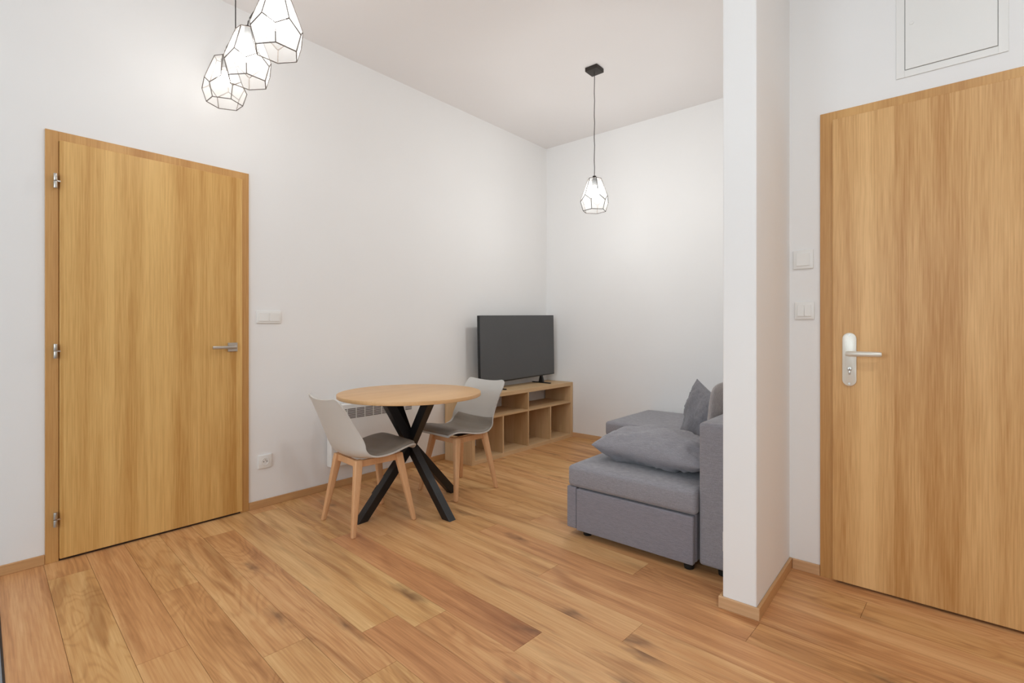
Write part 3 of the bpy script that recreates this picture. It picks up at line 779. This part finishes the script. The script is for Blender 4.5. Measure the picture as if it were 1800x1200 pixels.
# ================================================================== PENDANT LAMPS
def make_pendant(label, x, y, ztop, rz, kink=0., group=None, canopy=.10):
    t = thing('pendant_lamp', label, 'pendant lamp', (x, y, ztop), rz, group)
    n = 6
    R = lambda r, k, z, half=0.: Vector((r*math.cos(2*PI*(k+half)/n), r*math.sin(2*PI*(k+half)/n), z))
    rim = [R(.050, k, 0) for k in range(n)]
    V = [R(.098, k, -.132) for k in range(n)]
    W = [R(.106, k, -.172, .5) for k in range(n)]
    X = [R(.086, k, -.238, .5) for k in range(n)]
    b = bmesh.new()
    vv = {}
    def vt(key, p):
        if key not in vv: vv[key] = b.verts.new(p)
        return vv[key]
    for k in range(n):
        k1 = (k+1) % n
        b.faces.new((vt(('r', k), rim[k]), vt(('r', k1), rim[k1]), vt(('v', k1), V[k1]), vt(('w', k), W[k]), vt(('v', k), V[k])))
        km = (k-1) % n
        b.faces.new((vt(('v', k), V[k]), vt(('w', k), W[k]), vt(('x', k), X[k]), vt(('x', km), X[km]), vt(('w', km), W[km])))
    b.faces.new([vv[('r', k)] for k in range(n)])
    bmesh.ops.recalc_face_normals(b, faces=b.faces)
    mb = MB(); mb.add(b); sh = mb.build('lamp_shade', M['glass' if group else 'glass_low_glow'], t)
    # metal leading along the facet edges
    wr = MB(); r_ = .0023
    for k in range(n):
        k1 = (k+1) % n
        for a, c in ((rim[k], rim[k1]), (rim[k], V[k]), (V[k], W[k]), (W[k], V[k1]), (W[k], X[k]), (X[k], X[k1])):
            wr.tube([a, c], r_, 6)
    wr.build('edge_wires', M['wire' if group else 'wire_dark'], sh)
    zc = Z_CEIL-ztop
    mb = MB(); mb.cyl((0, 0, .010), .013, .026, 'Z', 20, bev=.002); mb.cyl((0, 0, -.028), .018, .05, 'Z', 20, bev=.002)
    mb.build('lamp_holder', M['bronze'], t, smooth=.6)
    MB().sphere((0, 0, -.105), .036, (1, 1, 1.12)).build('bulb', M['bulb'], t, smooth=True)
    ka = math.radians(40.5)-rz
    kx, ky = kink*math.cos(ka), kink*math.sin(ka)
    pts = [(0, 0, .02), (0, 0, .03)]
    if kink:
        for q in range(1, 9):
            f = q/8; f2 = f*f*(3-2*f)
            pts.append((kx*f2, ky*f2, .03+.13*f))
    else:
        for q in range(1, 14):
            f = q/14; pts.append((.0014*math.sin(q*2.1), .0014*math.cos(q*1.7), .03+(zc-.05)*f))
    pts.append((kx, ky, zc-.012))
    MB().tube(pts, .0028, 8).build('cord', M['cord'], t, smooth=.8)
    mb = MB(); mb.box(-canopy/2, -canopy/2, zc-.030, canopy/2, canopy/2, zc-.0008, .002)
    cn = mb.build('ceiling_canopy', M['bronze'], t); cn.location = (kx, ky, 0); cn.rotation_euler = (0, 0, -rz)
    return t, (x, y, ztop-.105)
LAMPS = []
PW0, PW1, WPOW, HPOW = 18.8, 2.5, 35.5, 12.
def lamp_light(p, power):
    l = bpy.data.lights.new('bulb_light', 'POINT'); l.energy = power; l.shadow_soft_size = .034; l.color = (.93, .97, .98)
    o = bpy.data.objects.new('bulb_light', l); COL.objects.link(o); o.location = p
    return o
view = math.atan2(-1, 0)
specs = [
    ('faceted glass pendant lamp hanging alone above the sofa corner', 1.271, 3.224, 2.226, math.radians(18), 0., None),
    ('nearest and highest of the three faceted pendant lamps', 1.155, .931, 2.482, math.radians(3), 0., 'cluster of three faceted pendants'),
    ('middle one of the three faceted pendant lamps', .749, .979, 2.512, math.radians(5), .062, 'cluster of three faceted pendants'),
    ('lowest and farthest left of the three faceted pendant lamps', .308, 1.036, 2.558, math.radians(30), .058, 'cluster of three faceted pendants')]
for lb, x, y, z, rz, kk, gp in specs:
    t, p = make_pendant(lb, x, y, z, rz, kk, gp)
    LAMPS.append((t, p))
for t, p in LAMPS:
    o = lamp_light((p[0], p[1], p[2]), (PW0 if t is LAMPS[0][0] else PW1*(1.3, 1., .28)[[q[0] for q in LAMPS].index(t)-1]))
    t_rz = t.rotation_euler.z
    o.parent = t; o.location = (0, 0, -.105)

# added fill lamp, out of view, to brighten the entry wall and door
hl = thing('added_hall_lamp', 'round added fill lamp brightening the entrance hall, above the frame', 'fill lamp', (3.65, .9, Z_CEIL))
MB().cyl((0, 0, -.012), .15, .022, 'Z', 48, bev=.003).build('base_plate', M['white'], hl, smooth=.5)
MB().cyl((0, 0, -.045), .14, .045, 'Z', 48, r2=.14, bev=.01).build('diffuser', emit_material('fill_lamp_diffuser', (.95, .97, 1.), 3.), hl, smooth=.5)
l = bpy.data.lights.new('added_hall_fill', 'AREA'); l.shape = 'DISK'; l.size = .28; l.energy = HPOW; l.color = (.90, .97, 1.)
o = bpy.data.objects.new('added_hall_fill', l); COL.objects.link(o); o.parent = hl; o.location = (0, 0, -.07)

# ================================================================== DAYLIGHT
def area(name, loc, rot, sx, sy, power, col):
    l = bpy.data.lights.new(name, 'AREA'); l.shape = 'RECTANGLE'; l.size = sx; l.size_y = sy; l.energy = power; l.color = col
    o = bpy.data.objects.new(name, l); COL.objects.link(o); o.location = loc; o.rotation_euler = rot; return o
for a, c in WIN:
    area('window_daylight', ((a+c)/2, Y_FRONT-.16, (WZ[0]+WZ[1])/2), (PI/2, 0, 0), c-a-.1, WZ[1]-WZ[0]-.1, WPOW, (.81, .96, 1.06))
w = bpy.data.worlds.new('sky'); scene.world = w; w.use_nodes = True
bg = w.node_tree.nodes['Background']; bg.inputs[0].default_value = (.75, .85, 1, 1); bg.inputs[1].default_value = 1.

# ================================================================== CAMERA
cd = bpy.data.cameras.new('camera'); cam = bpy.data.objects.new('camera', cd); COL.objects.link(cam)
cam.location = (CAM_X, 0, CAM_H); cam.rotation_euler = (PI/2, 0, CAM_YAW)
cd.sensor_width = 36.; cd.sensor_fit = 'HORIZONTAL'; cd.lens = CAM_F/1800*36
cd.shift_y = -(600-CAM_SY)/1800; cd.clip_start = .05
scene.camera = cam
vs = scene.view_settings
vs.view_transform = 'Standard'; vs.look = 'None'; vs.gamma = 1.; vs.use_curve_mapping = False
vs.exposure = 0.
scene.cycles.max_bounces = 10; scene.cycles.diffuse_bounces = 6
scene.cycles.sample_clamp_indirect = 6.
